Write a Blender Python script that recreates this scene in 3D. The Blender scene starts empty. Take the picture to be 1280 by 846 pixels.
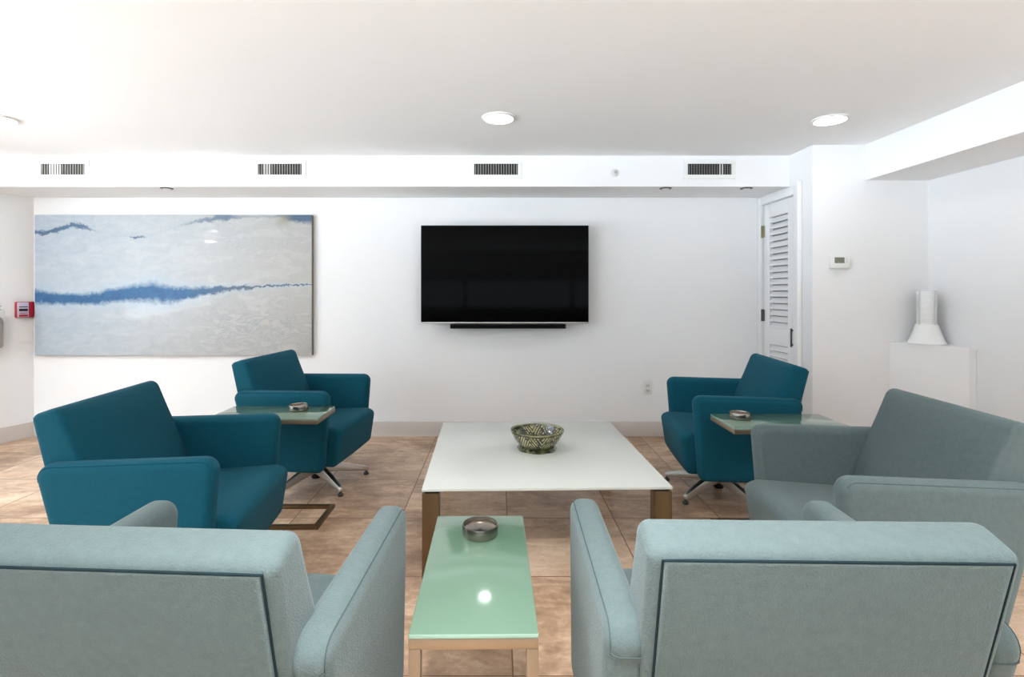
import bpy, bmesh, math
from mathutils import Vector, Matrix
PI = math.pi
sc = bpy.context.scene
COL = sc.collection
R = math.radians

# ------------------------------------------------------------------ camera model (1280x846)
F, VX, VY, H = 645.0, 623.5, 365.5, 1.22
def bp(px, py, z=0.0):
    s = (py - VY) / (H - z)
    return (px - VX) / s, F / s

# ------------------------------------------------------------------ mesh helpers
def obj(name, bm, mat, parent=None, loc=None, smooth=True, angle=40):
    bmesh.ops.recalc_face_normals(bm, faces=bm.faces)
    me = bpy.data.meshes.new(name)
    bm.to_mesh(me); bm.free()
    mats = mat if isinstance(mat, (list, tuple)) else [mat]
    for m in mats: me.materials.append(m)
    if smooth:
        me.shade_smooth()
        me.set_sharp_from_angle(angle=R(angle))
    o = bpy.data.objects.new(name, me)
    COL.objects.link(o)
    if parent: o.parent = parent
    if loc: o.location = loc
    return o

def empty(name, loc, rz=0.0):
    o = bpy.data.objects.new(name, None)
    COL.objects.link(o)
    o.location = loc; o.rotation_euler = (0, 0, rz)
    o.empty_display_size = 0.1
    return o

def tag(o, label, cat, group=None):
    o['label'] = label; o['category'] = cat
    if group: o['group'] = group
    return o

def struct(o):
    o['kind'] = 'structure'
    return o

def copy_tree(o, parent=None):
    c = o.copy(); COL.objects.link(c)
    if parent: c.parent = parent
    for ch in list(o.children): copy_tree(ch, c)
    return c

def box(bm, x0, x1, y0, y1, z0, z1, bev=0.0, seg=2, mi=0):
    g = bmesh.ops.create_cube(bm, size=1.0)
    vs = g['verts']
    bmesh.ops.scale(bm, vec=(x1 - x0, y1 - y0, z1 - z0), verts=vs)
    bmesh.ops.translate(bm, vec=((x0 + x1) / 2, (y0 + y1) / 2, (z0 + z1) / 2), verts=vs)
    fs = set(f for v in vs for f in v.link_faces)
    for f in fs: f.material_index = mi
    if bev > 0:
        es = list(set(e for v in vs for e in v.link_edges))
        bmesh.ops.bevel(bm, geom=es, offset=bev, segments=seg, profile=0.5, affect='EDGES')
    return vs

def cyl(bm, c, r, h, n=32, bev=0.0, axis='z', r2=None):
    m = Matrix.Translation(c)
    if axis == 'y': m = m @ Matrix.Rotation(PI / 2, 4, 'X')
    if axis == 'x': m = m @ Matrix.Rotation(PI / 2, 4, 'Y')
    g = bmesh.ops.create_cone(bm, cap_ends=True, segments=n, radius1=r, radius2=r if r2 is None else r2, depth=h, matrix=m)
    if bev > 0:
        es = [e for e in set(e for v in g['verts'] for e in v.link_edges)
              if any(len(f.verts) > 4 for f in e.link_faces)]
        bmesh.ops.bevel(bm, geom=es, offset=bev, segments=2, profile=0.5, affect='EDGES')
    return g['verts']

def lathe(bm, prof, n=48, c=(0, 0, 0), rad=None):
    rings = []
    for (r, z) in prof:
        ring = []
        for i in range(n):
            a = 2 * PI * i / n
            k, dz = rad(a, r, z) if rad else (1.0, 0.0)
            ring.append(bm.verts.new((c[0] + r * k * math.cos(a), c[1] + r * k * math.sin(a), c[2] + z + dz)))
        rings.append(ring)
    for a, b in zip(rings, rings[1:]):
        for i in range(n):
            bm.faces.new((a[i], a[(i + 1) % n], b[(i + 1) % n], b[i]))
    if prof[0][0] > 0: bm.faces.new(rings[0][::-1])
    if prof[-1][0] > 0: bm.faces.new(rings[-1])
    return rings

def tube(bm, pts, r, n=8, closed=False):
    pts = [Vector(p) for p in pts]
    N = len(pts); rings = []
    up0 = None
    for i, p in enumerate(pts):
        if closed: t = (pts[(i + 1) % N] - pts[i - 1]).normalized()
        else: t = (pts[min(i + 1, N - 1)] - pts[max(i - 1, 0)]).normalized()
        if up0 is None:
            up0 = Vector((0, 0, 1)) if abs(t.z) < .9 else Vector((1, 0, 0))
        u = (up0 - t * up0.dot(t))
        if u.length < 1e-4: u = Vector((1, 0, 0)) - t * t.x
        u.normalize(); w = t.cross(u); up0 = u
        rings.append([bm.verts.new(p + r * (math.cos(2 * PI * k / n) * u + math.sin(2 * PI * k / n) * w)) for k in range(n)])
    rng = range(N if closed else N - 1)
    for i in rng:
        a, b = rings[i], rings[(i + 1) % N]
        for k in range(n):
            bm.faces.new((a[k], a[(k + 1) % n], b[(k + 1) % n], b[k]))
    if not closed:
        bm.faces.new(rings[0][::-1]); bm.faces.new(rings[-1])

def fillet(poly, rs, seg=6):
    """round the corners of a 2D polygon"""
    out = []; n = len(poly)
    for i in range(n):
        p0, p, p1 = Vector(poly[i - 1]), Vector(poly[i]), Vector(poly[(i + 1) % n])
        r = rs[i] if isinstance(rs, (list, tuple)) else rs
        a = (p0 - p).normalized(); b = (p1 - p).normalized()
        if r <= 0 or abs(a.dot(b)) > .9995:
            out.append(tuple(p)); continue
        half = math.acos(max(-1, min(1, a.dot(b)))) / 2
        d = min(r / math.tan(half), (p0 - p).length * .49, (p1 - p).length * .49)
        r = d * math.tan(half)
        c = p + (a + b).normalized() * (r / math.sin(half))
        s = p + a * d - c; e = p + b * d - c
        a0 = math.atan2(s.y, s.x); da = math.atan2(e.y, e.x) - a0
        while da > PI: da -= 2 * PI
        while da < -PI: da += 2 * PI
        for k in range(seg + 1):
            t = a0 + da * k / seg
            out.append((c.x + r * math.cos(t), c.y + r * math.sin(t)))
    return out

def inset(poly, d):
    n = len(poly); out = []
    area = sum(poly[i][0] * poly[(i + 1) % n][1] - poly[(i + 1) % n][0] * poly[i][1] for i in range(n))
    sg = 1 if area > 0 else -1
    for i in range(n):
        p0, p, p1 = Vector(poly[i - 1]), Vector(poly[i]), Vector(poly[(i + 1) % n])
        e0 = (p - p0); e1 = (p1 - p)
        n0 = Vector((-e0.y, e0.x)).normalized() * sg; n1 = Vector((-e1.y, e1.x)).normalized() * sg
        m = (n0 + n1)
        if m.length < 1e-6: m = n0.copy()
        m.normalize()
        k = max(.5, m.dot(n0))
        q = p + m * (d / k)
        out.append((q.x, q.y))
    return out

def slab(bm, poly, x0, x1, er, seg=6, nx=8, fn=None):
    """soft-edged slab: profile poly in (y,z) run along x from x0 to x1, rim rounded by er"""
    rings = []
    cut = []
    for k in range(seg + 1):
        a = PI / 2 * k / seg
        cut.append((x0 + er * (1 - math.sin(a)), er * (1 - math.cos(a))))
    cut = cut[::-1]                      # from x0 face (inset er) to full
    cut = [(x0 + er * (1 - math.sin(PI / 2 * (1 - k / seg) )), 0) for k in range(0)] or cut
    st = [(x0 + er * (1 - math.cos(PI / 2 * k / seg)), er * (1 - math.sin(PI / 2 * k / seg))) for k in range(seg + 1)]
    mid = [(x0 + er + (x1 - x0 - 2 * er) * k / nx, 0.0) for k in range(1, nx)]
    en = [(x0 + x1 - x, d) for (x, d) in st[::-1]]
    for x, d in st + mid + en:
        pr = inset(poly, d) if d > 1e-6 else poly
        ring = []
        for (y, z) in pr:
            q = Vector((x, y, z))
            if fn: q = Vector(fn(q))
            ring.append(bm.verts.new(q))
        rings.append(ring)
    n = len(poly)
    for a, b in zip(rings, rings[1:]):
        for i in range(n):
            bm.faces.new((a[i], a[(i + 1) % n], b[(i + 1) % n], b[i]))
    bm.faces.new(rings[0][::-1]); bm.faces.new(rings[-1])

def prism(bm, poly, z0, z1):
    a = [bm.verts.new((x, y, z0)) for x, y in poly]; b = [bm.verts.new((x, y, z1)) for x, y in poly]
    n = len(poly)
    for i in range(n): bm.faces.new((a[i], a[(i + 1) % n], b[(i + 1) % n], b[i]))
    bm.faces.new(a[::-1]); bm.faces.new(b)

# ------------------------------------------------------------------ materials
def srgb(r, g, b):
    f = lambda c: (c / 255 / 12.92) if c / 255 <= .04045 else ((c / 255 + .055) / 1.055) ** 2.4
    return (f(r), f(g), f(b), 1)

class NT:
    def __init__(s, name):
        s.m = bpy.data.materials.new(name); s.m.use_nodes = True
        s.t = s.m.node_tree; s.b = s.t.nodes['Principled BSDF']
    def n(s, typ, **kw):
        nd = s.t.nodes.new(typ)
        for k, v in kw.items():
            if k.startswith('i_'):
                nd.inputs[k[2:].replace('_', ' ')].default_value = v
            else: setattr(nd, k, v)
        return nd
    def l(s, a, b): s.t.links.new(a, b)
    def val(s, x):
        return x
    def math(s, op, a, b=None, c=None, clamp=False):
        nd = s.t.nodes.new('ShaderNodeMath'); nd.operation = op; nd.use_clamp = clamp
        for i, v in enumerate((a, b, c)):
            if v is None: continue
            if isinstance(v, (int, float)): nd.inputs[i].default_value = v
            else: s.l(v, nd.inputs[i])
        return nd.outputs[0]
    def mix(s, f, a, b, blend='MIX'):
        nd = s.t.nodes.new('ShaderNodeMix'); nd.data_type = 'RGBA'; nd.blend_type = blend
        for sock, v in ((nd.inputs[0], f), (nd.inputs[6], a), (nd.inputs[7], b)):
            if isinstance(v, (int, float)): sock.default_value = v
            elif isinstance(v, tuple): sock.default_value = v
            else: s.l(v, sock)
        return nd.outputs[2]
    def ramp(s, f, stops):
        nd = s.t.nodes.new('ShaderNodeValToRGB'); e = nd.color_ramp.elements
        while len(e) < len(stops): e.new(.5)
        for k, (p, c) in enumerate(stops): e[k].position = p; e[k].color = c
        s.l(f, nd.inputs[0]); return nd.outputs[0]
    def noise(s, vec, scale, detail=4, rough=.5, dist=0.0):
        nd = s.n('ShaderNodeTexNoise'); nd.inputs['Scale'].default_value = scale
        nd.inputs['Detail'].default_value = detail; nd.inputs['Roughness'].default_value = rough
        nd.inputs['Distortion'].default_value = dist
        s.l(vec, nd.inputs['Vector']); return nd.outputs['Fac']
    def bump(s, h, strength, dist=.01):
        nd = s.n('ShaderNodeBump'); nd.inputs['Strength'].default_value = strength
        nd.inputs['Distance'].default_value = dist
        s.l(h, nd.inputs['Height']); s.l(nd.outputs[0], s.b.inputs['Normal'])
    def oc(s): return s.n('ShaderNodeTexCoord').outputs['Object']
    def curve(s, x, pts):
        nd = s.t.nodes.new('ShaderNodeFloatCurve'); c = nd.mapping.curves[0]
        c.points[0].location = pts[0]; c.points[-1].location = pts[-1]
        for p in pts[1:-1]: c.points.new(*p)
        for p in c.points: p.handle_type = 'VECTOR'
        nd.mapping.update(); s.l(x, nd.inputs['Value']); return nd.outputs[0]

def plain(name, col, rough=.5, metal=0.0, spec=.5, var=.04, scale=30, bump=0.0):
    q = NT(name)
    v = q.noise(q.oc(), scale, 3)
    c1 = tuple(min(1, c * (1 + var)) for c in col[:3]) + (1,); c0 = tuple(c * (1 - var) for c in col[:3]) + (1,)
    q.l(q.mix(v, c0, c1), q.b.inputs['Base Color'])
    q.b.inputs['Roughness'].default_value = rough; q.b.inputs['Metallic'].default_value = metal
    q.b.inputs['Specular IOR Level'].default_value = spec
    if bump: q.bump(v, bump, .002)
    return q.m

def fabric(name, col, sheen=.3):
    q = NT(name); oc = q.oc()
    fine = q.noise(oc, 420, 2, .6); mid = q.noise(oc, 60, 3)
    k = q.math('ADD', q.math('MULTIPLY', fine, .5), q.math('MULTIPLY', mid, .5))
    lo = tuple(c * .72 for c in col[:3]) + (1,); hi = tuple(min(1, c * 1.28) for c in col[:3]) + (1,)
    q.l(q.mix(k, lo, hi), q.b.inputs['Base Color'])
    q.b.inputs['Roughness'].default_value = .85
    q.b.inputs['Specular IOR Level'].default_value = .18
    q.b.inputs['Sheen Weight'].default_value = sheen
    q.b.inputs['Sheen Roughness'].default_value = .45
    q.b.inputs['Sheen Tint'].default_value = tuple(.35 + .65 * min(1, c * 3) for c in col[:3]) + (1,)
    q.bump(q.math('ADD', q.noise(oc, 260, 2, .6), q.math('MULTIPLY', mid, .3)), .45, .004)
    return q.m

M = {}
M['wall'] = plain('wall_paint', (.82, .82, .82, 1), .55, var=.008, scale=6, bump=.02)
M['ceiling'] = plain('ceiling_paint', (.88, .885, .89, 1), .8, var=.008, scale=5, spec=.2)
M['trim'] = plain('white_gloss_paint', (.82, .82, .82, 1), .35, var=.01)
M['base'] = plain('baseboard_paint', srgb(205, 197, 190), .4, var=.02)
M['teal'] = fabric('teal_wool', (.003, .073, .111, 1), .08)
M['sage'] = fabric('sage_wool', (.098, .132, .132, 1), .25)
M['teal_welt'] = plain('teal_welt', (.003, .018, .028, 1), .95, spec=.05)
M['sage_welt'] = plain('sage_welt', (.014, .026, .030, 1), .95, spec=.05)
M['teal_seam'] = plain('teal_seam', (.003, .05, .075, 1), .95, spec=.05)
M['sage_seam'] = plain('sage_seam', (.066, .09, .088, 1), .95, spec=.05)
M['alu'] = plain('cast_aluminium', (.62, .6, .57, 1), .28, 1, var=.05, scale=20)
M['darkm'] = plain('dark_metal', (.03, .028, .026, 1), .4, .6)
M['bronze'] = plain('bronze_metal', srgb(112, 90, 64), .38, .75, var=.1, scale=14)
M['steel'] = plain('satin_steel', srgb(146, 128, 108), .36, .7, var=.06, scale=14)
M['black'] = plain('black_plastic', (.008, .008, .008, 1), .4, spec=.3)
M['screen'] = plain('screen_glass', (.0015, .0015, .0016, 1), .06, spec=.04)
M['silver'] = plain('silver_edge', (.5, .49, .47, 1), .3, .9)
M['brass'] = plain('aged_brass', srgb(150, 138, 105), .4, .7)
M['grey'] = plain('grey_metal', (.1, .1, .1, 1), .4, .6)
M['shade'] = plain('louver_gap_shade', (.3, .3, .3, 1), .8)
M['hole'] = plain('dark_duct', (.02, .02, .019, 1), .9)
M['slat'] = plain('vent_enamel', (.66, .65, .62, 1), .4)
M['plastic'] = plain('white_plastic', (.78, .78, .76, 1), .4)
M['red'] = plain('red_enamel', srgb(165, 28, 50), .35)
M['pinkw'] = plain('pale_panel', srgb(205, 190, 208), .35)
M['lcd'] = plain('lcd', srgb(118, 120, 104), .25)
M['ceram'] = plain('white_ceramic', (.83, .83, .82, 1), .25, var=.01)

def glass_top(name, col, rough, spec=.5, coat=.6):
    q = NT(name); v = q.noise(q.oc(), 900, 1)
    lo = tuple(c * .95 for c in col[:3]) + (1,)
    q.l(q.mix(v, lo, col), q.b.inputs['Base Color'])
    q.b.inputs['Roughness'].default_value = rough; q.b.inputs['Specular IOR Level'].default_value = spec
    q.b.inputs['Coat Weight'].default_value = coat * .6; q.b.inputs['Coat Roughness'].default_value = .09
    return q.m
M['green'] = glass_top('green_back_painted_glass', srgb(92, 119, 100), .12)
M['green_edge'] = glass_top('green_glass_edge', srgb(138, 170, 154), .15)
M['white_glass'] = glass_top('white_back_painted_glass', srgb(208, 212, 205), .25, .4, .25)

def brushed(name):
    q = NT(name); g = q.oc()
    sep = q.n('ShaderNodeSeparateXYZ'); q.l(g, sep.inputs[0])
    r = q.math('SQRT', q.math('ADD', q.math('POWER', sep.outputs[0], 2), q.math('POWER', sep.outputs[1], 2)))
    rn = q.n('ShaderNodeCombineXYZ'); q.l(r, rn.inputs[0]); q.l(sep.outputs[2], rn.inputs[2])
    v = q.noise(rn.outputs[0], 900, 2)
    q.l(q.mix(v, srgb(126, 119, 110), srgb(178, 170, 160)), q.b.inputs['Base Color'])
    q.b.inputs['Metallic'].default_value = 1; q.b.inputs['Roughness'].default_value = .22
    q.b.inputs['Anisotropic'].default_value = .8
    t = q.n('ShaderNodeTangent'); t.direction_type = 'RADIAL'; t.axis = 'Z'
    q.l(t.outputs[0], q.b.inputs['Tangent'])
    return q.m
M['brushed'] = brushed('turned_steel')

def emit(name, col, s):
    q = NT(name)
    q.b.inputs['Base Color'].default_value = (.8, .8, .8, 1)
    q.b.inputs['Emission Color'].default_value = col; q.b.inputs['Emission Strength'].default_value = s
    return q.m

# floor tiles
def floor_mat():
    q = NT('travertine_tile'); oc = q.oc()
    mp = q.n('ShaderNodeMapping'); mp.inputs['Location'].default_value = (-.045 + 5.75, -1.642 + 5.75, 0)
    q.l(oc, mp.inputs['Vector']); v = mp.outputs[0]
    br = q.n('ShaderNodeTexBrick'); br.offset = 0; br.squash = 1
    for k, x in (('Scale', 1), ('Mortar Size', .0028), ('Mortar Smooth', .1), ('Bias', 0), ('Brick Width', .575), ('Row Height', .575)):
        br.inputs[k].default_value = x
    br.inputs['Color1'].default_value = (0, 0, 0, 1); br.inputs['Color2'].default_value = (1, 1, 1, 1)
    br.inputs['Mortar'].default_value = (.5, .5, .5, 1)
    q.l(v, br.inputs['Vector'])
    tile = br.outputs['Color']; mort = br.outputs['Fac']
    # offset the veining on each tile
    off = q.n('ShaderNodeVectorMath', operation='MULTIPLY_ADD')
    q.l(tile, off.inputs[0]); off.inputs[1].default_value = (7, 13, 3); q.l(v, off.inputs[2])
    big = q.noise(off.outputs[0], 2.2, 6, .6, .8)
    st = q.n('ShaderNodeMapping'); st.inputs['Rotation'].default_value = (0, 0, .6); st.inputs['Scale'].default_value = (1, 3.2, 1)
    q.l(off.outputs[0], st.inputs['Vector'])
    vein = q.noise(st.outputs[0], 3.0, 8, .65, 1.4)
    fine = q.noise(off.outputs[0], 38, 4, .6)
    f = q.math('ADD', q.math('MULTIPLY', big, .55), q.math('MULTIPLY', vein, .45))
    f = q.math('ADD', f, q.math('MULTIPLY', q.math('SUBTRACT', tile, .5), .16))
    f = q.math('ADD', f, q.math('MULTIPLY', q.math('SUBTRACT', fine, .5), .16))
    c = q.ramp(f, [(.315, srgb(134, 106, 84)), (.44, srgb(176, 146, 120)), (.52, srgb(204, 174, 146)), (.66, srgb(226, 202, 176)), (.8, srgb(236, 220, 198))])
    crack = q.math('SUBTRACT', 1, q.math('MULTIPLY', q.math('ABSOLUTE', q.math('SUBTRACT', vein, .52)), 60), clamp=True)
    c = q.mix(q.math('MULTIPLY', crack, .3), c, srgb(150, 112, 84))
    c = q.mix(mort, c, srgb(112, 84, 64))
    q.l(c, q.b.inputs['Base Color'])
    q.b.inputs['Roughness'].default_value = .38; q.b.inputs['Specular IOR Level'].default_value = .4
    q.bump(q.math('SUBTRACT', q.math('MULTIPLY', fine, .1), mort), .25, .002)
    return q.m
M['floor'] = floor_mat()

# ------------------------------------------------------------------ the room
YB = 4.385            # back wall
XS = 2.213            # side wall with the closet door
YF = 3.64             # wall with the thermostat
XR = 3.03             # right wall
ZC = 2.261            # ceiling
ZS = 2.0256           # underside of soffits
XL, YREAR = -6.2, -4.6
def solid(name, x0, x1, y0, y1, z0, z1, mat, bev=0):
    bm = bmesh.new(); box(bm, x0, x1, y0, y1, z0, z1, bev)
    return struct(obj(name, bm, mat, smooth=False))
solid('floor', XL, XR + .15, YREAR, YB + .15, -.06, 0, M['floor'])
solid('ceiling', XL, XR + .15, YREAR, YB + .15, ZC, ZC + .08, M['ceiling'])
solid('wall_back', -4.6, XS, YB, YB + .12, 0, ZC, M['wall'])
# side wall round the closet door opening
DY0, DY1, DZ = 3.857, 4.325, 1.945
bm = bmesh.new()
box(bm, XS, XS + .12, DY1 + .004, YB + .12, 0, ZC)
box(bm, XS, XS + .12, YF, DY0 - .004, 0, ZC)
box(bm, XS, XS + .12, DY0 - .004, DY1 + .004, DZ + .004, ZC)
box(bm, XS + .10, XS + .12, DY0 - .01, DY1 + .01, 0, DZ + .02)
struct(obj('wall_closet', bm, M['wall'], smooth=False))
solid('wall_front', XS + .12, XR, YF, YF + .12, 0, ZC, M['wall'])
solid('wall_right', XR, XR + .12, YREAR, YF + .12, 0, ZC, M['wall'])
solid('wall_rear', XL, XR, YREAR - .12, YREAR, 0, .85, plain('grey_paint', (.3, .3, .3, 1), .7))
bm = bmesh.new()
for x in (XL, -3.6, -.9, 1.8, XR - .1): box(bm, x, x + .1, YREAR - .1, YREAR, .85, 1.55)
box(bm, XL, XR, YREAR - .1, YREAR, 1.5, ZC)
struct(obj('rear_light_gap', bm, M['trim'], smooth=False))  # unseen rear opening, added and sized to send light onto the ceiling
# splayed wall at the far left, lengthened out of view to block window light
dx, dy = -.351, -.936
def lw(t, n=0.0): return (-3.95 + dx * t + .936 * n, YB + dy * t - .351 * n)
bm = bmesh.new(); prism(bm, [lw(0), lw(1.7), lw(1.7, -.12), lw(-.1, -.12)], 0, ZC)
struct(obj('wall_left', bm, M['wall'], smooth=False))
solid('wall_side', XL, lw(1.7)[0] - .03, 2.80, 2.92, 0, ZC, M['wall'])
# window wall along the left, outside the frame: posts, sill and head
bm = bmesh.new()
for y in (-4.6, -2.4, -.6, 1.2, 2.72):
    box(bm, XL, XL + .1, y, y + .08, .12, ZC - .1)
box(bm, XL, XL + .1, YREAR, 2.8, 0, .12); box(bm, XL, XL + .1, YREAR, 2.8, ZC - .1, ZC)
struct(obj('window_1', bm, M['trim'], smooth=False))
# soffits
solid('trim_1', -4.4, XS, 3.928, YB, ZS, ZC, M['wall'])
solid('trim_2', 2.582, XR, YREAR, YF, 2.01, ZC, M['wall'])
# baseboards
bm = bmesh.new(); box(bm, -3.95, XS, YB - .014, YB, 0, .126, .003)
struct(obj('baseboard_back', bm, M['base']))
bm = bmesh.new(); prism(bm, [lw(0.0, .014), lw(1.7, .014), lw(1.7), lw(0)], 0, .126)
struct(obj('baseboard_left', bm, M['base'], smooth=False))
bm = bmesh.new(); box(bm, XS - .002, XR, YF - .014, YF, 0, .126, .003)
struct(obj('baseboard_front', bm, M['base']))
bm = bmesh.new(); box(bm, XR - .014, XR, YREAR, YF - .014, 0, .126, .003)
struct(obj('baseboard_right', bm, M['base']))

# ------------------------------------------------------------------ closet door
door = empty('door_1', (XS, (DY0 + DY1) / 2, 0)); struct(door)
w2 = (DY1 - DY0) / 2 - .004
st = .098
bm = bmesh.new()
def slot(z0, z1): return (z0, z1)
panels = [(.17, .80), (.935, 1.835)]
for s in (-1, 1):
    a, b = (s * w2, s * (w2 - st)) if s < 0 else (s * (w2 - st), s * w2)
    box(bm, .004, .038, a, b, .012, DZ, .0015)
zs = [.012, .17, .80, .935, 1.835, DZ]
for z0, z1 in ((.012, .17), (.80, .935), (1.835, DZ)):
    box(bm, .004, .038, -w2 + st, w2 - st, z0, z1, .0015)
obj('door_leaf', bm, M['trim'], door)
for nm, (z0, z1), k in (('louver_panel', panels[0], 13), ('louver_panel', panels[1], 18)):
    bm = bmesh.new()
    step = (z1 - z0) / k
    box(bm, .031, .036, -w2 + st - .004, w2 - st + .004, z0, z1, mi=1)  # grey sheet behind the slats; the dark of the gaps is in its colour
    box(bm, .012, .031, -w2 + st - .004, w2 - st + .004, z0 - .002, z0 + .014)
    for i in range(k):
        zc = z0 + step * (i + .42)
        old = set(bm.verts)
        box(bm, -.0225, .0225, -w2 + st - .004, w2 - st + .004, -.004, .004)
        m = Matrix.Translation((.017, 0, zc)) @ Matrix.Rotation(R(-58), 4, 'Y')
        bmesh.ops.transform(bm, matrix=m, verts=[v for v in bm.verts if v not in old])
    obj(nm, bm, [M['trim'], M['shade']], door)
for zc in (1.727, 1.03):
    bm = bmesh.new()
    cyl(bm, (-.008, w2 + .004, zc), .007, .1, 12, .001)
    box(bm, -.0045, .003, w2 - .02, w2 + .006, zc - .048, zc + .048)
    obj('hinge', bm, M['brass'] if zc > 1.5 else M['grey'], door)
bm = bmesh.new()
box(bm, -.022, -.012, -w2 + .008, -w2 + .022, .81, .95, .003)
for z in (.825, .935): box(bm, -.014, .005, -w2 + .01, -w2 + .02, z - .006, z + .006)
obj('pull_handle', bm, M['grey'], door)
bm = bmesh.new()
cw = .062
box(bm, XS - .018, XS, DY0 - .006 - cw, DY0 - .006, 0, DZ + .006 + cw, .004)
box(bm, XS - .018, XS, DY1 + .004, YB - .001, 0, DZ + .006 + cw, .004)
box(bm, XS - .018, XS, DY0 - .006, DY1 + .004, DZ + .006, DZ + .006 + cw, .004)
struct(obj('trim_3', bm, M['trim']))
bm = bmesh.new(); box(bm, XS - .034, XS, DY0 - .006 - cw - .03, DY0 - .006 - cw + .004, 0, 2.04, .008, 3)
struct(obj('trim_4', bm, M['trim']))

# ------------------------------------------------------------------ ceiling fixtures
LW = emit('lamp_lens', (.97, .985, 1, 1), 45)
def downlight(x, y, label):
    t = tag(empty('downlight', (x, y, ZC)), label, 'ceiling light', 'round ceiling lights')
    bm = bmesh.new(); lathe(bm, [(.078, -.003), (.086, -.012), (.098, -.006), (.1, 0), (.078, 0), (.078, -.003)], 40)
    obj('trim_ring', bm, M['trim'], t)
    bm = bmesh.new(); lathe(bm, [(0.0001, -.02), (.03, -.0195), (.055, -.0165), (.07, -.012), (.078, -.006), (.078, -.002), (.0001, -.002)], 40)
    obj('lens', bm, LW, t)
downlight(-2.99, 3.08, 'lit round ceiling light at the left edge of the photo, above the painting')
downlight(0.0, 3.07, 'lit round ceiling light above the television')
downlight(1.99, 3.10, 'lit round ceiling light at right, before the louvered closet door')
def lamp(x, y, p, col=(.97, .985, 1), size=.17):
    L = bpy.data.lights.new('lamp', 'AREA'); L.shape = 'DISK'; L.size = size; L.energy = p; L.color = col
    o = bpy.data.objects.new('lamp', L); COL.objects.link(o); o.location = (x, y, ZC - .02); L.spread = R(112)
    return o
for y, p in ((.4, 31), (-2.2, 3)):
    for x in (-3.0, 0, 2.0): lamp(x, y, p * (.8 if x == 2 else 1))
lamp(-3.25, 2.55, 13).data.spread = PI  # extra lamp added out of view to brighten the splayed left wall

YV = 3.928; SV = F / YV
def onsof(px, py): return (px - VX) / SV, H + (VY - py) / SV
for i, (cx, lab) in enumerate(((79, 'white air vent with dark grille above the left end of the painting'),
                               (350, 'white air vent with dark grille above the right end of the painting'),
                               (620.2, 'white air vent with dark grille above the television'),
                               (886.8, 'white air vent with dark grille nearest the louvered closet door'))):
    x, z = onsof(cx, 211.6)
    t = tag(empty('air_vent', (x, YV, z)), lab, 'air vent', 'air vents along the soffit')
    bm = bmesh.new()
    W2, H2, w, h = .198, .074, .166, .0415
    box(bm, -W2, W2, -.006, 0, h, H2, .002); box(bm, -W2, W2, -.006, 0, -H2, -h, .002)
    box(bm, -W2, -w, -.006, 0, -h, h, .002); box(bm, w, W2, -.006, 0, -h, h, .002)
    obj('frame', bm, M['plastic'], t)
    bm = bmesh.new(); box(bm, -w, w, -.0012, 0, -h, h); obj('duct_opening', bm, M['hole'], t)
    bm = bmesh.new()
    for k in range(17):
        xx = -w + .0098 + k * (2 * w - .0196) / 16
        vs0 = set(bm.verts)
        box(bm, -.0032, .0032, -.0005, .0005, -h, h)
        # a few blades are turned almost flat to the front
        turned = {0: (3, 4, 5, 6, 7), 1: (2, 3, 4), 2: (), 3: (12, 13)}[i]
        a = 20 if k in turned else 68
        nv = [v for v in bm.verts if v not in vs0]
        if k in turned: bmesh.ops.scale(bm, vec=(1.7, 1, 1), verts=nv)
        bmesh.ops.rotate(bm, cent=(0, 0, 0), matrix=Matrix.Rotation(R(a), 3, 'Z'), verts=nv)
        bmesh.ops.translate(bm, vec=(xx, -.0045, 0), verts=nv)
    obj('vertical_blade', bm, M['slat'], t)
    bm = bmesh.new()
    for k in range(5): box(bm, -w, w, -.0021, -.0014, -h + .0138 * (k + 1) - .0012, -h + .0138 * (k + 1) + .0008)
    obj('cross_blade', bm, M['grey'], t)
x, z = onsof(768.5, 216)
t = tag(empty('sprinkler_head', (x, YV, z)), 'small round sprinkler head on the soffit between two vents', 'sprinkler')
bm = bmesh.new(); lathe(bm, [(.03, 0), (.03, .003), (.02, .01), (.0001, .01)], 24)
bmesh.ops.rotate(bm, cent=(0, 0, 0), matrix=Matrix.Rotation(PI / 2, 3, 'X'), verts=bm.verts); obj('escutcheon', bm, M['slat'], t)
bm = bmesh.new(); cyl(bm, (0, -.016, 0), .007, .02, 12, 0, 'y'); cyl(bm, (0, -.027, 0), .013, .003, 16, 0, 'y'); obj('deflector', bm, M['silver'], t)
for px, lab in ((208.5, 'small round cover disc under the soffit, above the painting'),
                (832, 'small round cover disc under the soffit, right of the television'),
                (933, 'small round cover disc under the soffit, nearest the closet door')):
    Y = 3.985
    x = (px - VX) * Y / F
    o = empty('cover_disc', (x, Y, ZS)); tag(o, lab, 'cover disc', 'cover discs under the soffit')
    bm = bmesh.new(); lathe(bm, [(.046, 0), (.046, -.004), (.040, -.007), (.0001, -.007)], 32); obj('rim', bm, M['grey'], o)
    bm = bmesh.new(); lathe(bm, [(.03, -.006), (.026, -.010), (.0001, -.010)], 32); obj('cap', bm, M['plastic'], o)

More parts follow.
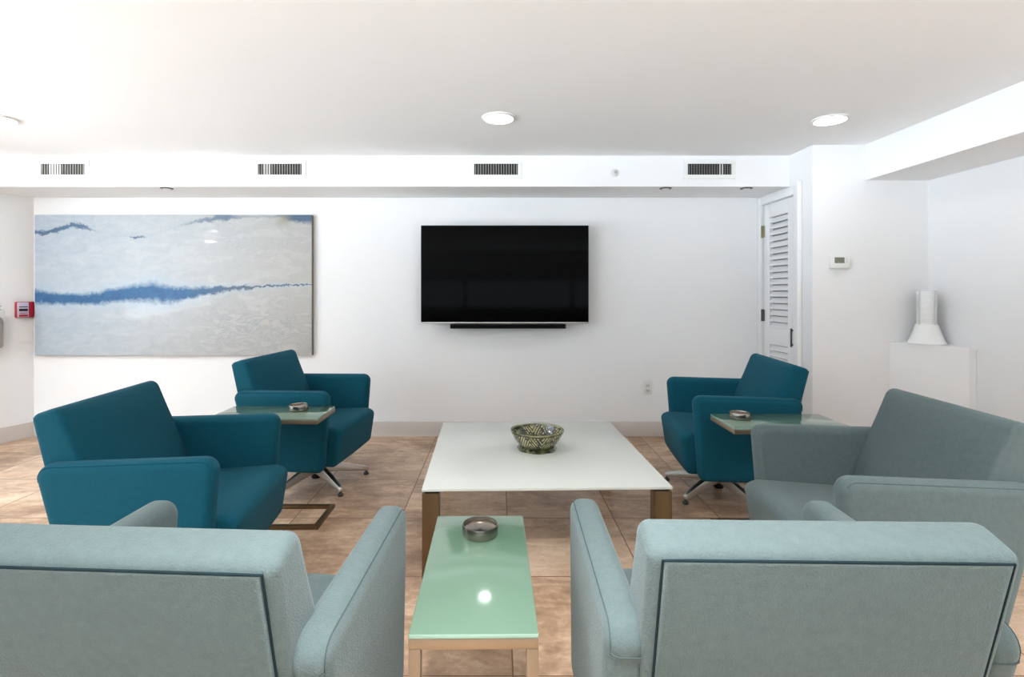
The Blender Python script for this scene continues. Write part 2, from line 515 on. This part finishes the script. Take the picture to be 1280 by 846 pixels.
# ------------------------------------------------------------------ television and sound bar
YT = 4.235; s_ = F / YT
tx0, tx1 = (526 - VX) / s_, (736 - VX) / s_; tz1, tz0 = H + (VY - 281.5) / s_, H + (VY - 404) / s_
tv = tag(empty('television', ((tx0 + tx1) / 2, YT, (tz0 + tz1) / 2)), 'large flat black television mounted on the white wall', 'television')
hw, hh = (tx1 - tx0) / 2, (tz1 - tz0) / 2
bm = bmesh.new(); box(bm, -hw, hw, .001, .03, -hh, hh, .004); box(bm, -hw * .7, hw * .7, .03, .062, -hh * .8, hh * .35, .012); obj('cabinet', bm, M['black'], tv)
bm = bmesh.new(); box(bm, -hw + .006, hw - .006, -.001, .0012, -hh + .012, hh - .006); obj('screen', bm, M['screen'], tv, smooth=False)
bm = bmesh.new(); box(bm, -hw, hw, -.003, .004, -hh - .002, -hh + .010, .0015); obj('bottom_edge', bm, M['silver'], tv)
bm = bmesh.new(); box(bm, -.22, .22, .132, .1495, -.2, .2, .003); box(bm, -.2, -.16, .06, .135, -.15, .15); box(bm, .16, .2, .06, .135, -.15, .15); obj('wall_mount', bm, M['darkm'], tv)
bx0, bx1 = (562.5 - VX) / s_, (707.5 - VX) / s_; bz1, bz0 = tz0 - .006, H + (VY - 410.8) / s_
sb = tag(empty('sound_bar', ((bx0 + bx1) / 2, YT, (bz0 + bz1) / 2)), 'slim black sound bar under the television', 'sound bar')
bw, bh = (bx1 - bx0) / 2, (bz1 - bz0) / 2
bm = bmesh.new(); box(bm, -bw, bw, -.004, .07, -bh, bh, .006, 3); obj('housing', bm, M['black'], sb)
bm = bmesh.new(); box(bm, -bw + .01, bw - .01, -.0065, -.003, -bh + .006, bh - .006, .001); obj('grille', bm, plain('grille_cloth', (.004, .004, .004, 1), .9, spec=.1), sb)
bm = bmesh.new(); box(bm, -.3, -.26, .065, .1499, -.012, .012); obj('bracket', bm, M['darkm'], sb)
bm = bmesh.new(); box(bm, .26, .3, .065, .1499, -.012, .012); obj('bracket', bm, M['darkm'], sb)

# ------------------------------------------------------------------ painting
YA = 4.343; s_ = F / YA
ax0, ax1 = (43.3 - VX) / s_, (389.5 - VX) / s_; az1, az0 = H + (VY - 268.5) / s_, H + (VY - 444) / s_
AW, AH = ax1 - ax0, az1 - az0
def art_mat():
    q = NT('resin_painting'); oc = q.oc(); sp = q.n('ShaderNodeSeparateXYZ'); q.l(oc, sp.inputs[0])
    u = q.math('ADD', q.math('DIVIDE', sp.outputs[0], AW), .5)
    v = q.math('SUBTRACT', .5, q.math('DIVIDE', sp.outputs[2], AH))
    nA = q.noise(oc, 3.0, 6, .6, .5); nB = q.noise(oc, 14, 5, .65, .3); nC = q.noise(oc, 60, 3, .6)
    mp = q.n('ShaderNodeMapping'); mp.inputs['Scale'].default_value = (1, 1, 2.6); q.l(oc, mp.inputs['Vector'])
    nS = q.noise(mp.outputs[0], 5, 7, .7, 1.2)
    base = q.mix(q.math('MULTIPLY', u, 1.0), srgb(166, 181, 194), srgb(184, 182, 177))
    cl = q.math('MULTIPLY', q.math('SUBTRACT', nS, .4), 2.6, clamp=True)
    base = q.mix(q.math('MULTIPLY', cl, .6), base, srgb(203, 205, 204))
    dk = q.math('MULTIPLY', q.math('SUBTRACT', .46, nB), 3.0, clamp=True)
    base = q.mix(q.math('MULTIPLY', dk, .5), base, srgb(148, 158, 165))
    # cool zone above the band on the left and low grey wash on the right
    wob = q.math('MULTIPLY', q.math('SUBTRACT', nB, .5), .075)
    wob2 = q.math('MULTIPLY', q.math('SUBTRACT', nC, .5), .03)
    vv = q.math('ADD', q.math('ADD', v, wob), wob2)
    def band(cpts, tpts, soft=1.0):
        c = q.curve(u, cpts); t = q.math('MAXIMUM', q.curve(u, tpts), .003)
        d = q.math('ABSOLUTE', q.math('SUBTRACT', vv, c))
        k = q.math('SUBTRACT', 1, q.math('DIVIDE', d, t))
        return q.math('MULTIPLY', k, soft, clamp=True)
    c1 = [(0, .585), (.1, .598), (.2, .602), (.28, .575), (.35, .558), (.43, .553), (.49, .57), (.56, .557), (.64, .54), (.72, .525), (.82, .508), (1, .498)]
    t1 = [(0, .07), (.1, .05), (.2, .055), (.28, .062), (.35, .072), (.43, .088), (.49, .075), (.56, .05), (.64, .036), (.72, .02), (.82, .009), (1, .006)]
    k1 = band(c1, t1, 1.7)
    halo = band(c1, [(p[0], p[1] * 1.7 + .01) for p in t1], 1.0)
    base = q.mix(q.math('MULTIPLY', halo, .55), base, srgb(165, 192, 214))
    blue = q.mix(nB, srgb(8, 54, 102), srgb(48, 112, 160))
    rt = q.curve(u, [(0, 0), (.55, 0), (.72, .75), (1, .8)])
    blue = q.mix(rt, blue, srgb(98, 106, 116))
    base = q.mix(q.math('MULTIPLY', k1, .93), base, blue)
    # thin vein at the top left
    k2 = band([(0, .12), (.04, .13), (.09, .105), (.14, .068), (.17, .085), (.21, .108), (.3, .15), (.4, .16), (.55, .06), (.66, .02), (.75, .012), (1, .01)],
              [(0, .02), (.09, .022), (.15, .022), (.2, .014), (.23, .004), (.34, .004), (.36, .01), (.4, .005), (.5, .007), (.6, .02), (.68, .03), (.72, .016), (.78, .012), (.88, .014), (.93, .05), (1, .07)], 1.8)
    base = q.mix(q.math('MULTIPLY', q.math('MULTIPLY', k2, .85), q.curve(u, [(0, 1), (.18, 1), (.23, .12), (.33, .1), (.36, .9), (.385, .9), (.41, .1), (.52, .12), (.6, .7), (.7, .85), (.76, .35), (.86, .3), (.92, 1), (1, 1)])), base, srgb(52, 88, 122))
    # ochre stain near the top right corner
    d = q.math('SUBTRACT', 1, q.math('DIVIDE', q.math('SQRT', q.math('ADD', q.math('POWER', q.math('MULTIPLY', q.math('SUBTRACT', u, .9), 2), 2), q.math('POWER', q.math('SUBTRACT', vv, .035), 2))), .075), clamp=True)
    base = q.mix(q.math('MULTIPLY', d, .8), base, srgb(152, 150, 130))
    # grey scratches low on the right and crazing high on the right
    low = q.math('MULTIPLY', q.curve(u, [(0, 0), (.5, 0), (.7, 1), (1, .9)]), q.curve(v, [(0, .15), (.2, .5), (.3, .2), (.55, .2), (.75, 1), (1, .6)]))
    ln = q.math('SUBTRACT', 1, q.math('MULTIPLY', q.math('ABSOLUTE', q.math('SUBTRACT', nS, .5)), 22), clamp=True)
    base = q.mix(q.math('MULTIPLY', q.math('MULTIPLY', ln, low), .55), base, srgb(140, 150, 158))
    q.l(base, q.b.inputs['Base Color'])
    q.b.inputs['Roughness'].default_value = .35; q.b.inputs['Specular IOR Level'].default_value = .15
    q.b.inputs['Coat Weight'].default_value = .14; q.b.inputs['Coat Roughness'].default_value = .04
    q.bump(nB, .06, .002)
    return q.m
art = tag(empty('abstract_art', ((ax0 + ax1) / 2, YA, (az0 + az1) / 2)), 'wide glossy abstract painting in white and grey with a blue band', 'painting')
bm = bmesh.new(); box(bm, -AW / 2, AW / 2, -.0005, .004, -AH / 2, AH / 2, .0015); obj('painted_face', bm, art_mat(), art)
bm = bmesh.new(); box(bm, -AW / 2 - .0005, AW / 2 + .0025, .0035, .0415, -AH / 2 - .002, AH / 2 + .001, .003); obj('panel_edge', bm, plain('panel_edge', srgb(120, 112, 100), .5), art)

# ------------------------------------------------------------------ fire alarm and extinguisher on the splayed wall
def on_left(name, t, z):
    p = lw(t); o = empty(name, (p[0], p[1], z)); o.rotation_euler = (0, 0, math.atan2(-.936, -.351) + PI)   # local x along the wall to the right, -y into the room
    return o
fa = tag(on_left('fire_alarm_box', .075, H + (VY - 387) / 150.5), 'small red and white fire alarm pull box beside the painting', 'fire alarm')
# local x runs toward the far end of the wall
bm = bmesh.new(); box(bm, -.062, .062, -.034, 0, -.066, .066, .006, 3); obj('back_box', bm, M['red'], fa)
bm = bmesh.new(); box(bm, -.059, .018, -.041, -.032, -.062, .062, .003); obj('front_plate', bm, M['pinkw'], fa)
bm = bmesh.new(); box(bm, -.05, .01, -.045, -.04, -.012, .008, .002); box(bm, -.05, .01, -.044, -.04, .02, .027, .001); box(bm, -.046, .008, -.044, -.04, -.03, -.026, .001); obj('pull_bar', bm, M['black'], fa)
bm = bmesh.new(); box(bm, -.05, .012, -.044, -.04, -.058, -.04, .003); obj('base_tab', bm, M['red'], fa)
ex = tag(empty('fire_extinguisher', (lw(.305)[0] + .066 * .936, lw(.305)[1] - .066 * .351, .78)), 'grey metal cylinder on the wall, cut by the left photo edge', 'fire extinguisher')
bm = bmesh.new(); lathe(bm, [(.0001, 0), (.05, 0), (.058, .008), (.06, .02), (.06, .2), (.05, .235), (.028, .255), (.022, .262), (.0001, .262)], 40); obj('cylinder', bm, plain('grey_steel', srgb(172, 162, 150), .4, .6), ex)
bm = bmesh.new(); cyl(bm, (0, 0, .275), .016, .035, 20, .002); box(bm, -.01, .012, -.09, .02, .3, .307, .002); box(bm, -.01, .012, -.09, .02, .33, .337, .002); box(bm, -.01, .012, .005, .02, .285, .337, .002); obj('valve_handle', bm, M['silver'], ex)
bm = bmesh.new(); tube(bm, [(.01, -.02, .29), (.045, -.03, .315), (.066, -.02, .29), (.07, -.005, .24), (.07, 0, .15), (.069, 0, .07)], .006, 10); obj('hose', bm, M['plastic'], ex)
bm = bmesh.new(); box(bm, -.02, .02, .055, .067, .05, .2, .002); ob = obj('wall_bracket', bm, M['grey'], ex)
ex.rotation_euler = (0, 0, math.atan2(-.936, -.351) + PI)

# ------------------------------------------------------------------ thermostat and outlet
sf = F / YF
t = tag(empty('thermostat', ((1047.8 - VX) / sf, YF, H + (VY - 328) / sf)), 'white wall thermostat with a small grey display', 'thermostat')
bm = bmesh.new(); box(bm, -.069, .069, -.03, 0, -.042, .042, .007, 3); obj('housing', bm, M['plastic'], t)
bm = bmesh.new(); box(bm, -.045, .024, -.032, -.028, -.006, .034, .002); obj('display', bm, M['lcd'], t)
for z in (.022, .002):
    bm = bmesh.new(); box(bm, .036, .048, -.033, -.028, z - .006, z + .006, .002); obj('button', bm, M['slat'], t)
bm = bmesh.new(); box(bm, -.06, .06, -.034, -.029, -.04, -.018, .002); obj('lower_cover', bm, M['plastic'], t)
sbk = F / YB
t = tag(empty('wall_outlet', ((809.5 - VX) / sbk, YB, H + (VY - 484.5) / sbk)), 'white double electrical outlet low on the back wall', 'electrical outlet')
M['ivory'] = plain('ivory_plastic', srgb(222, 221, 218), .4)
bm = bmesh.new(); box(bm, -.036, .036, -.006, 0, -.058, .058, .003); obj('cover_plate', bm, M['ivory'], t)
for zc in (.02, -.02):
    bm = bmesh.new(); box(bm, -.017, .017, -.009, -.004, zc - .014, zc + .014, .003); so = obj('socket', bm, M['slat'], t)
    bm = bmesh.new(); box(bm, -.009, -.006, -.0096, -.0085, zc - .004, zc + .006); box(bm, .006, .009, -.0096, -.0085, zc - .004, zc + .006); cyl(bm, (0, -.009, zc - .009), .003, .0012, 10, 0, 'y'); obj('slot', bm, M['hole'], so, smooth=False)

# ------------------------------------------------------------------ corner pedestal and lamp
ped = tag(empty('corner_pedestal', (2.95, 3.5, 0)), 'white corner pedestal with angled front under the column lamp', 'pedestal')
def sh(p): return [(x - 2.95, y - 3.5) for x, y in p]
bm = bmesh.new(); prism(bm, sh([(2.755, 3.638), (2.982, 3.272), (3.028, 3.272), (3.028, 3.638)]), 0, .852); obj('body', bm, M['wall'], ped, smooth=False)
bm = bmesh.new(); prism(bm, sh([(2.742, 3.639), (2.978, 3.262), (3.029, 3.262), (3.029, 3.639)]), .852, .87); obj('top_board', bm, M['trim'], ped, smooth=False)
lx, ly = 2.915, 3.515
lampo = tag(empty('column_lamp', (lx, ly, .87)), 'white ribbed column lamp with a flared base in the corner', 'lamp')
bm = bmesh.new()
prof = [(.0001, 0), (.104, 0), (.108, .004), (.107, .012), (.1, .022), (.088, .05), (.074, .09), (.066, .12), (.06, .135), (.0001, .135)]
lathe(bm, prof, 48, rad=lambda a, r, z: (1 + .02 * math.cos(24 * a) * min(1, z / .06), 0)); obj('flared_base', bm, M['ceram'], lampo)
bm = bmesh.new()
pr = [(.0001, .135)]
z = .135
while z < .352:
    pr += [(.056, z), (.056, z + .0075), (.050, z + .0085), (.050, z + .0115)]
    z += .0125
pr += [(.056, z), (.05, z + .004), (.0001, z + .004)]
lathe(bm, pr, 40); obj('ribbed_column', bm, M['ceram'], lampo)
bm = bmesh.new()
for k in range(4):
    a = R(-100 + 90 * k + 20)
    box(bm, .0585 * math.cos(a) - .0035, .0585 * math.cos(a) + .0035, .0585 * math.sin(a) - .0035, .0585 * math.sin(a) + .0035, .12, .365, .001)
obj('upright_strip', bm, plain('lamp_strip', (.62, .62, .61, 1), .4), lampo)

# ------------------------------------------------------------------ coffee table and bowl
ct = tag(empty('coffee_table', (.194, 2.752, 0), R(1.5)), 'large square white glass coffee table with bronze legs', 'coffee table')
TW, TD = 1.07 / 2, 1.12 / 2
bm = bmesh.new(); box(bm, -TW, TW, -TD, TD, .378, .39, .002); obj('glass_top', bm, M['white_glass'], ct)
bm = bmesh.new()
for s in (-1, 1):
    box(bm, s * (TW - .055) - .012, s * (TW - .055) + .012, -TD + .08, TD - .08, .343, .368, .002)
    box(bm, -TW + .08, TW - .08, s * (TD - .10) - .012, s * (TD - .10) + .012, .343, .368, .002)
obj('frame_rail', bm, M['bronze'], ct)
for sx in (-1, 1):
    for sy in (-1, 1):
        cx, cy = sx * (TW - .037), sy * (TD - .04)
        bm = bmesh.new(); box(bm, cx - .036, cx + .036, cy - .036, cy + .036, 0, .368, .003); lg = obj('leg', bm, M['bronze'], ct)
        bm = bmesh.new(); box(bm, cx - .03 - sx * .006, cx + .03 - sx * .006, cy - .03, cy + .03, .366, .379); obj('spacer', bm, M['darkm'], lg)

def bowl_mat():
    q = NT('olive_glaze'); oc = q.oc(); sp = q.n('ShaderNodeSeparateXYZ'); q.l(oc, sp.inputs[0])
    ang = q.math('ARCTAN2', sp.outputs[1], sp.outputs[0])
    n1 = q.noise(oc, 22, 5, .6, .6); n2 = q.noise(oc, 70, 3)
    base = q.ramp(n1, [(.32, srgb(20, 20, 14)), (.46, srgb(48, 54, 32)), (.57, srgb(100, 98, 62)), (.7, srgb(44, 58, 64))])
    # slanted cream strokes, in fans
    fan = q.math('PINGPONG', q.math('MULTIPLY', ang, 1.9), 1.0)
    ph = q.math('ADD', q.math('MULTIPLY', fan, 26), q.math('MULTIPLY', sp.outputs[2], 260))
    w = q.math('GREATER_THAN', q.math('SINE', ph), .35)
    zone = q.math('MULTIPLY', q.math('GREATER_THAN', sp.outputs[2], .03), q.math('LESS_THAN', sp.outputs[2], .088))
    rr = q.math('SQRT', q.math('ADD', q.math('POWER', sp.outputs[0], 2), q.math('POWER', sp.outputs[1], 2)))
    outer = q.math('GREATER_THAN', rr, q.math('ADD', .0885, q.math('MULTIPLY', sp.outputs[2], .38)))
    pat = q.math('MULTIPLY', q.math('MULTIPLY', w, zone), q.math('MULTIPLY', outer, q.math('GREATER_THAN', q.math('ADD', q.math('MULTIPLY', n2, .5), q.math('MULTIPLY', n1, .5)), .47)))
    c = q.mix(q.math('MULTIPLY', pat, .85), base, srgb(186, 178, 132))
    rim = q.math('GREATER_THAN', sp.outputs[2], .0965)
    c = q.mix(q.math('MULTIPLY', rim, .7), c, srgb(150, 146, 104))
    q.l(c, q.b.inputs['Base Color']); q.b.inputs['Roughness'].default_value = .15
    q.b.inputs['Coat Weight'].default_value = .5
    q.bump(n1, .3, .004)
    return q.m
M['bowl'] = bowl_mat()
bowl = tag(empty('ceramic_bowl', (.205, 2.75, .39), R(8)), 'olive glazed ceramic bowl with cream strokes on the coffee table', 'bowl')
sq = lambda a, r, z: (1 + .045 * math.cos(4 * a + .6) * min(1, z / .08), .003 * math.sin(3 * a) * max(0, z - .07) / .03)
bm = bmesh.new()
lathe(bm, [(.0001, .014), (.088, .014), (.102, .03), (.118, .055), (.13, .08), (.1365, .098), (.1355, .1015), (.131, .1), (.123, .078), (.108, .05), (.09, .032), (.05, .024), (.0001, .022)], 72, rad=sq); obj('body', bm, M['bowl'], bowl)
bm = bmesh.new()
lathe(bm, [(.084, .018), (.096, .013), (.107, .004), (.105, 0), (.095, 0), (.08, .012), (.084, .018)], 72, rad=lambda a, r, z: (1 + .02 * math.cos(7 * a), 0)); obj('foot_ring', bm, M['bowl'], bowl)

# ------------------------------------------------------------------ glass side tables
LT, WT, HT = .57, .28, .575          # local: length along y, open end at +y
def make_side_table():
    t = empty('side_table', (0, 0, 0))
    l, w = LT / 2, WT / 2
    bm = bmesh.new(); box(bm, -w, w, -l, l, HT - .011, HT, .0025, 2)
    for f in bm.faces: f.material_index = 0 if f.normal.z > .9 else 1
    obj('glass_top', bm, [M['green'], M['green_edge']], t)
    k = .026
    bm = bmesh.new()
    z1 = HT - .011; z0 = z1 - .022
    box(bm, -w, w, -l, -l + k, z0, z1, .0015); box(bm, -w, w, l - k, l, z0, z1, .0015)
    box(bm, -w, -w + k, -l + k, l - k, z0, z1, .0015); box(bm, w - k, w, -l + k, l - k, z0, z1, .0015)
    obj('top_frame', bm, M['steel'], t)
    for s in (-1, 1):
        bm = bmesh.new(); xa, xb = (-w, -w + k) if s < 0 else (w - k, w)
        box(bm, xa, xb, -l, -l + k, .02, z0, .0015); obj('leg', bm, M['steel'], t)
    bm = bmesh.new()
    box(bm, -w, w, -l, -l + k, 0, .02, .0015); box(bm, -w, w, l - k, l, 0, .02, .0015)
    box(bm, -w, -w + k, -l + k, l - k, 0, .02, .0015); box(bm, w - k, w, -l + k, l - k, 0, .02, .0015)
    obj('base_frame', bm, M['bronze'], t)
    return t
G = 'green glass side tables between the armchairs'
st0 = make_side_table()
tag(st0, 'green glass side table in the foreground, before the coffee table', 'side table', G)
st0.location = (-.053, 1.297, 0); st0.rotation_euler = (0, 0, R(.6)); st0.scale = (.925, .955, .942)
st1 = copy_tree(st0); tag(st1, 'green glass side table at left, between the two dark teal armchairs', 'side table', G)
st1.scale = (1, 1, 1); st1.location = (-.93 - LT / 2, 2.792, 0); st1.rotation_euler = (0, 0, R(-90))
st2 = copy_tree(st0); tag(st2, 'green glass side table at right, beside the closet door armchair', 'side table', G)
st2.scale = (1, 1, 1); st2.location = (1.125 + LT / 2, 2.603, 0); st2.rotation_euler = (0, 0, R(90))

def make_ashtray():
    t = empty('steel_ashtray', (0, 0, 0))
    bm = bmesh.new(); lathe(bm, [(.0001, 0), (.047, 0), (.0495, .003), (.05, .006), (.05, .028), (.049, .0305), (.0475, .0305), (.0468, .028), (.0465, .018), (.0001, .018)], 64)
    obj('dish', bm, M['brushed'], t)
    bm = bmesh.new(); lathe(bm, [(.0001, .0175), (.0452, .0175), (.0455, .0195), (.044, .0208), (.02, .0198), (.0001, .0193)], 64)
    obj('inner_plate', bm, M['brushed'], t)
    return t
G = 'round steel dishes on the side tables'
a0 = make_ashtray(); tag(a0, 'round brushed steel dish on the foreground green glass table', 'ashtray', G)
a0.location = (-.052, 1.447, HT * .942)
a1 = copy_tree(a0); tag(a1, 'round steel dish on the left green glass table', 'ashtray', G); a1.location = (-1.1, 2.835, HT)
a2 = copy_tree(a0); tag(a2, 'round steel dish on the right green glass table', 'ashtray', G); a2.location = (1.235, 2.645, HT)

# ------------------------------------------------------------------ armchairs (local: faces +y, x to its right)
def make_chair(fab, welt, seamm):
    t = empty('armchair', (0, 0, 0))
    # seat
    bm = bmesh.new()
    prof = fillet([(-.16, .20), (.325, .195), (.357, .405), (.31, .428), (-.16, .405)], [.03, .035, .048, .08, .03], 6)
    def crown(q):
        k = max(0, 1 - (q.x / .29) ** 2)
        return (q.x, q.y + (.006 * k if q.y > .3 else 0), q.z + (.006 * k if q.z > .38 else 0))
    slab(bm, prof, -.288, .288, .026, 6, 10, crown); obj('seat', bm, fab, t, angle=60)
    # backrest: a leaning wedge, thicker at the bottom
    bm = bmesh.new()
    prof = fillet([(-.17, .20), (-.02, .20), (-.075, .40), (-.125, .56), (-.185, .70), (-.236, .828), (-.326, .797), (-.287, .63)],
                  [.03, .03, .1, .3, .3, .034, .024, .2], 6)
    def crown2(q):
        k = max(0, 1 - (q.x / .30) ** 2)
        f = .014 * k if (q.y > -.30 + (.81 - q.z) * .30 and q.z > .42 and q.z < .80) else 0
        return (q.x, q.y + f, q.z)
    slab(bm, prof, -.300, .300, .02, 6, 12, crown2); obj('backrest', bm, fab, t, angle=60)
    # rear panel with its welt
    p0, p1 = Vector((-.3255, .786)), Vector((-.185, .215))
    d = (p1 - p0).normalized(); nrm = Vector((d.y, -d.x))
    if nrm.x > 0: nrm = -nrm
    def rear(x, s, off=0.0):
        b = p0 + (p1 - p0) * s + nrm * off
        return Vector((x, b.x, b.y))
    bm = bmesh.new()
    hw = .279
    for off, ins in ((-.02, 0), (-.0005, 0), (.002, .004), (.003, .012)):
        ring = [bm.verts.new(rear(x, s, off)) for x, s in ((-hw + ins, ins), (hw - ins, ins), (hw - ins, 1 - ins), (-hw + ins, 1 - ins))]
        if off > -.02:
            for i in range(4): bm.faces.new((prev[i], prev[(i + 1) % 4], ring[(i + 1) % 4], ring[i]))
        prev = ring
    bm.faces.new(prev)
    obj('rear_panel', bm, fab, t, angle=60)
    bm = bmesh.new()
    pts = []
    for x0, s0, x1, s1 in ((-hw, 1, -hw, 0), (-hw, 0, hw, 0), (hw, 0, hw, 1)):
        for k in range(12): pts.append(rear(x0 + (x1 - x0) * k / 12, s0 + (s1 - s0) * k / 12, -.0004))
    pts.append(rear(hw, 1, -.0004))
    tube(bm, pts, .0024, 8); obj('welt', bm, welt, t)
    # arms
    for s in (-1, 1):
        bm = bmesh.new()
        prof = fillet([(-.165, .185), (.272, .185), (.308, .653), (-.280, .646)], [.04, .04, .046, .042], 7)
        x0, x1 = (.282, .360) if s > 0 else (-.360, -.282)
        def arm(q, s=s):
            c = .008 * (1 - ((q.y - .02) / .3) ** 2) if q.z > .55 else 0
            return (q.x, q.y, q.z - .004 + c * .5)
        slab(bm, prof, x0, x1, .031, 7, 4, arm)
        am = obj('armrest', bm, fab, t, angle=60)
        bm = bmesh.new()
        # seam along the outer top edge, round the rear and across the back of the arm
        pr2 = inset(prof, .0088)
        top = [p for p in pr2 if p[1] > .60 and p[0] < .292]
        top.sort(key=lambda p: -p[0])
        xs = s * .351
        pts = [(xs, y, arm(Vector((xs, y, z)))[2]) for (y, z) in top]
        pts += [(s * .351, -.2572, .588), (s * .345, -.2632, .586), (s * .334, -.2662, .585), (s * .30, -.2664, .585)]
        tube(bm, pts, .0013, 6)
        obj('seam', bm, seamm, am)
    # swivel base: hub and five legs, each with its glide
    bm = bmesh.new()
    lathe(bm, [(.0001, .03), (.026, .03), (.03, .035), (.03, .07), (.045, .085), (.045, .125), (.028, .135), (.028, .185), (.0001, .185)], 28)
    box(bm, -.1, .1, -.1, .1, .183, .199, .004)
    base = obj('swivel_base', bm, M['darkm'], t, (0, .067, 0))
    for k in range(5):
        a = R(36 + 72 * k)
        dirv = Vector((-math.sin(a), math.cos(a), 0)); sd = Vector((dirv.y, -dirv.x, 0))
        bm = bmesh.new()
        rings = []
        for (r, zt, zb, w) in ((.03, .126, .07, .024), (.10, .118, .064, .023), (.22, .086, .044, .019), (.315, .058, .028, .0145), (.333, .048, .033, .009)):
            rings.append([bm.verts.new(dirv * r + sd * (sx * w) + Vector((0, 0, z))) for sx, z in ((-1, zb), (1, zb), (.75, zt), (-.75, zt))])
        for p, q in zip(rings, rings[1:]):
            for i in range(4): bm.faces.new((p[i], p[(i + 1) % 4], q[(i + 1) % 4], q[i]))
        bm.faces.new(rings[0][::-1]); bm.faces.new(rings[-1])
        bmesh.ops.bevel(bm, geom=list(bm.edges), offset=.0025, segments=2, profile=.5, affect='EDGES')
        nf = set(bm.faces); p = dirv * .319
        cyl(bm, (p.x, p.y, .008), .017, .016, 20, .003); cyl(bm, (p.x, p.y, .023), .008, .02, 12)
        for f in bm.faces:
            if f not in nf: f.material_index = 1
        obj('leg', bm, [M['alu'], M['grey']], base)
    return t
G = 'upholstered swivel armchairs around the coffee table'
protos = {}
chairs = [
 ('teal', -1.305, 2.087, -85.2, 10, 'dark teal armchair at left, before the painting and nearest the left edge'),
 ('teal', -1.240, 3.325, -96.6, -2.4, 'dark teal armchair at far left by the back wall, behind a glass table'),
 ('teal', 1.409, 3.147, 83.9, 3.8, 'dark teal armchair standing beside the white louvered closet door'),
 ('sage', 1.377, 1.897, 85.3, 5, 'pale blue-grey armchair facing left at the right edge, before the corner pedestal'),
 ('sage', -.624, 1.132, -3.2, 20, 'pale grey-green armchair seen from behind at the bottom left, left of the foreground glass table'),
 ('sage', .552, 1.155, -1.3, -15, 'pale grey-green armchair seen from behind at the bottom right, right of the foreground glass table'),
]
for kind, x, y, rz, psi, lab in chairs:
    if kind not in protos:
        ch = protos[kind] = make_chair(M[kind], M[kind + '_welt'], M[kind + '_seam'])
    else:
        ch = copy_tree(protos[kind])
    ch.location = (x, y, 0); ch.rotation_euler = (0, 0, R(rz))
    for c in ch.children:
        if c.name.startswith('swivel_base'): c.rotation_euler = (0, 0, R(psi))
    tag(ch, lab, 'armchair', G)

# ------------------------------------------------------------------ daylight, camera, view
# dim sky; bright ground added below the horizon lights the ceiling through both openings
w = bpy.data.worlds.new('daylight'); sc.world = w; w.use_nodes = True
nt = w.node_tree; bg = nt.nodes['Background']
tc = nt.nodes.new('ShaderNodeTexCoord'); sx = nt.nodes.new('ShaderNodeSeparateXYZ'); rp = nt.nodes.new('ShaderNodeValToRGB')
mr = nt.nodes.new('ShaderNodeMapRange'); mr.inputs[1].default_value = -.2; mr.inputs[2].default_value = .2
nt.links.new(tc.outputs['Generated'], sx.inputs[0]); nt.links.new(sx.outputs[2], mr.inputs[0]); nt.links.new(mr.outputs[0], rp.inputs[0])
GROUND, SKY = 1.0, .12
e = rp.color_ramp.elements
e[0].position = .2; e[0].color = (.78 * GROUND, .90 * GROUND, 1 * GROUND, 1)
e[1].position = .4; e[1].color = (.74 * SKY, .88 * SKY, 1 * SKY, 1)
nt.links.new(rp.outputs[0], bg.inputs[0]); bg.inputs[1].default_value = 17.0

cam = bpy.data.cameras.new('camera'); co = bpy.data.objects.new('camera', cam); COL.objects.link(co)
co.location = (0, 0, H); co.rotation_euler = (PI / 2, 0, 0)
cam.sensor_width = 36; cam.sensor_fit = 'HORIZONTAL'; cam.lens = F / 1280 * 36
cam.shift_x = (640 - VX) / 1280; cam.shift_y = -(423 - VY) / 1280
cam.clip_start = .05
sc.camera = co
vs = sc.view_settings
vs.view_transform = 'Standard'; vs.look = 'None'; vs.gamma = 1; vs.use_curve_mapping = False; vs.exposure = 0.28
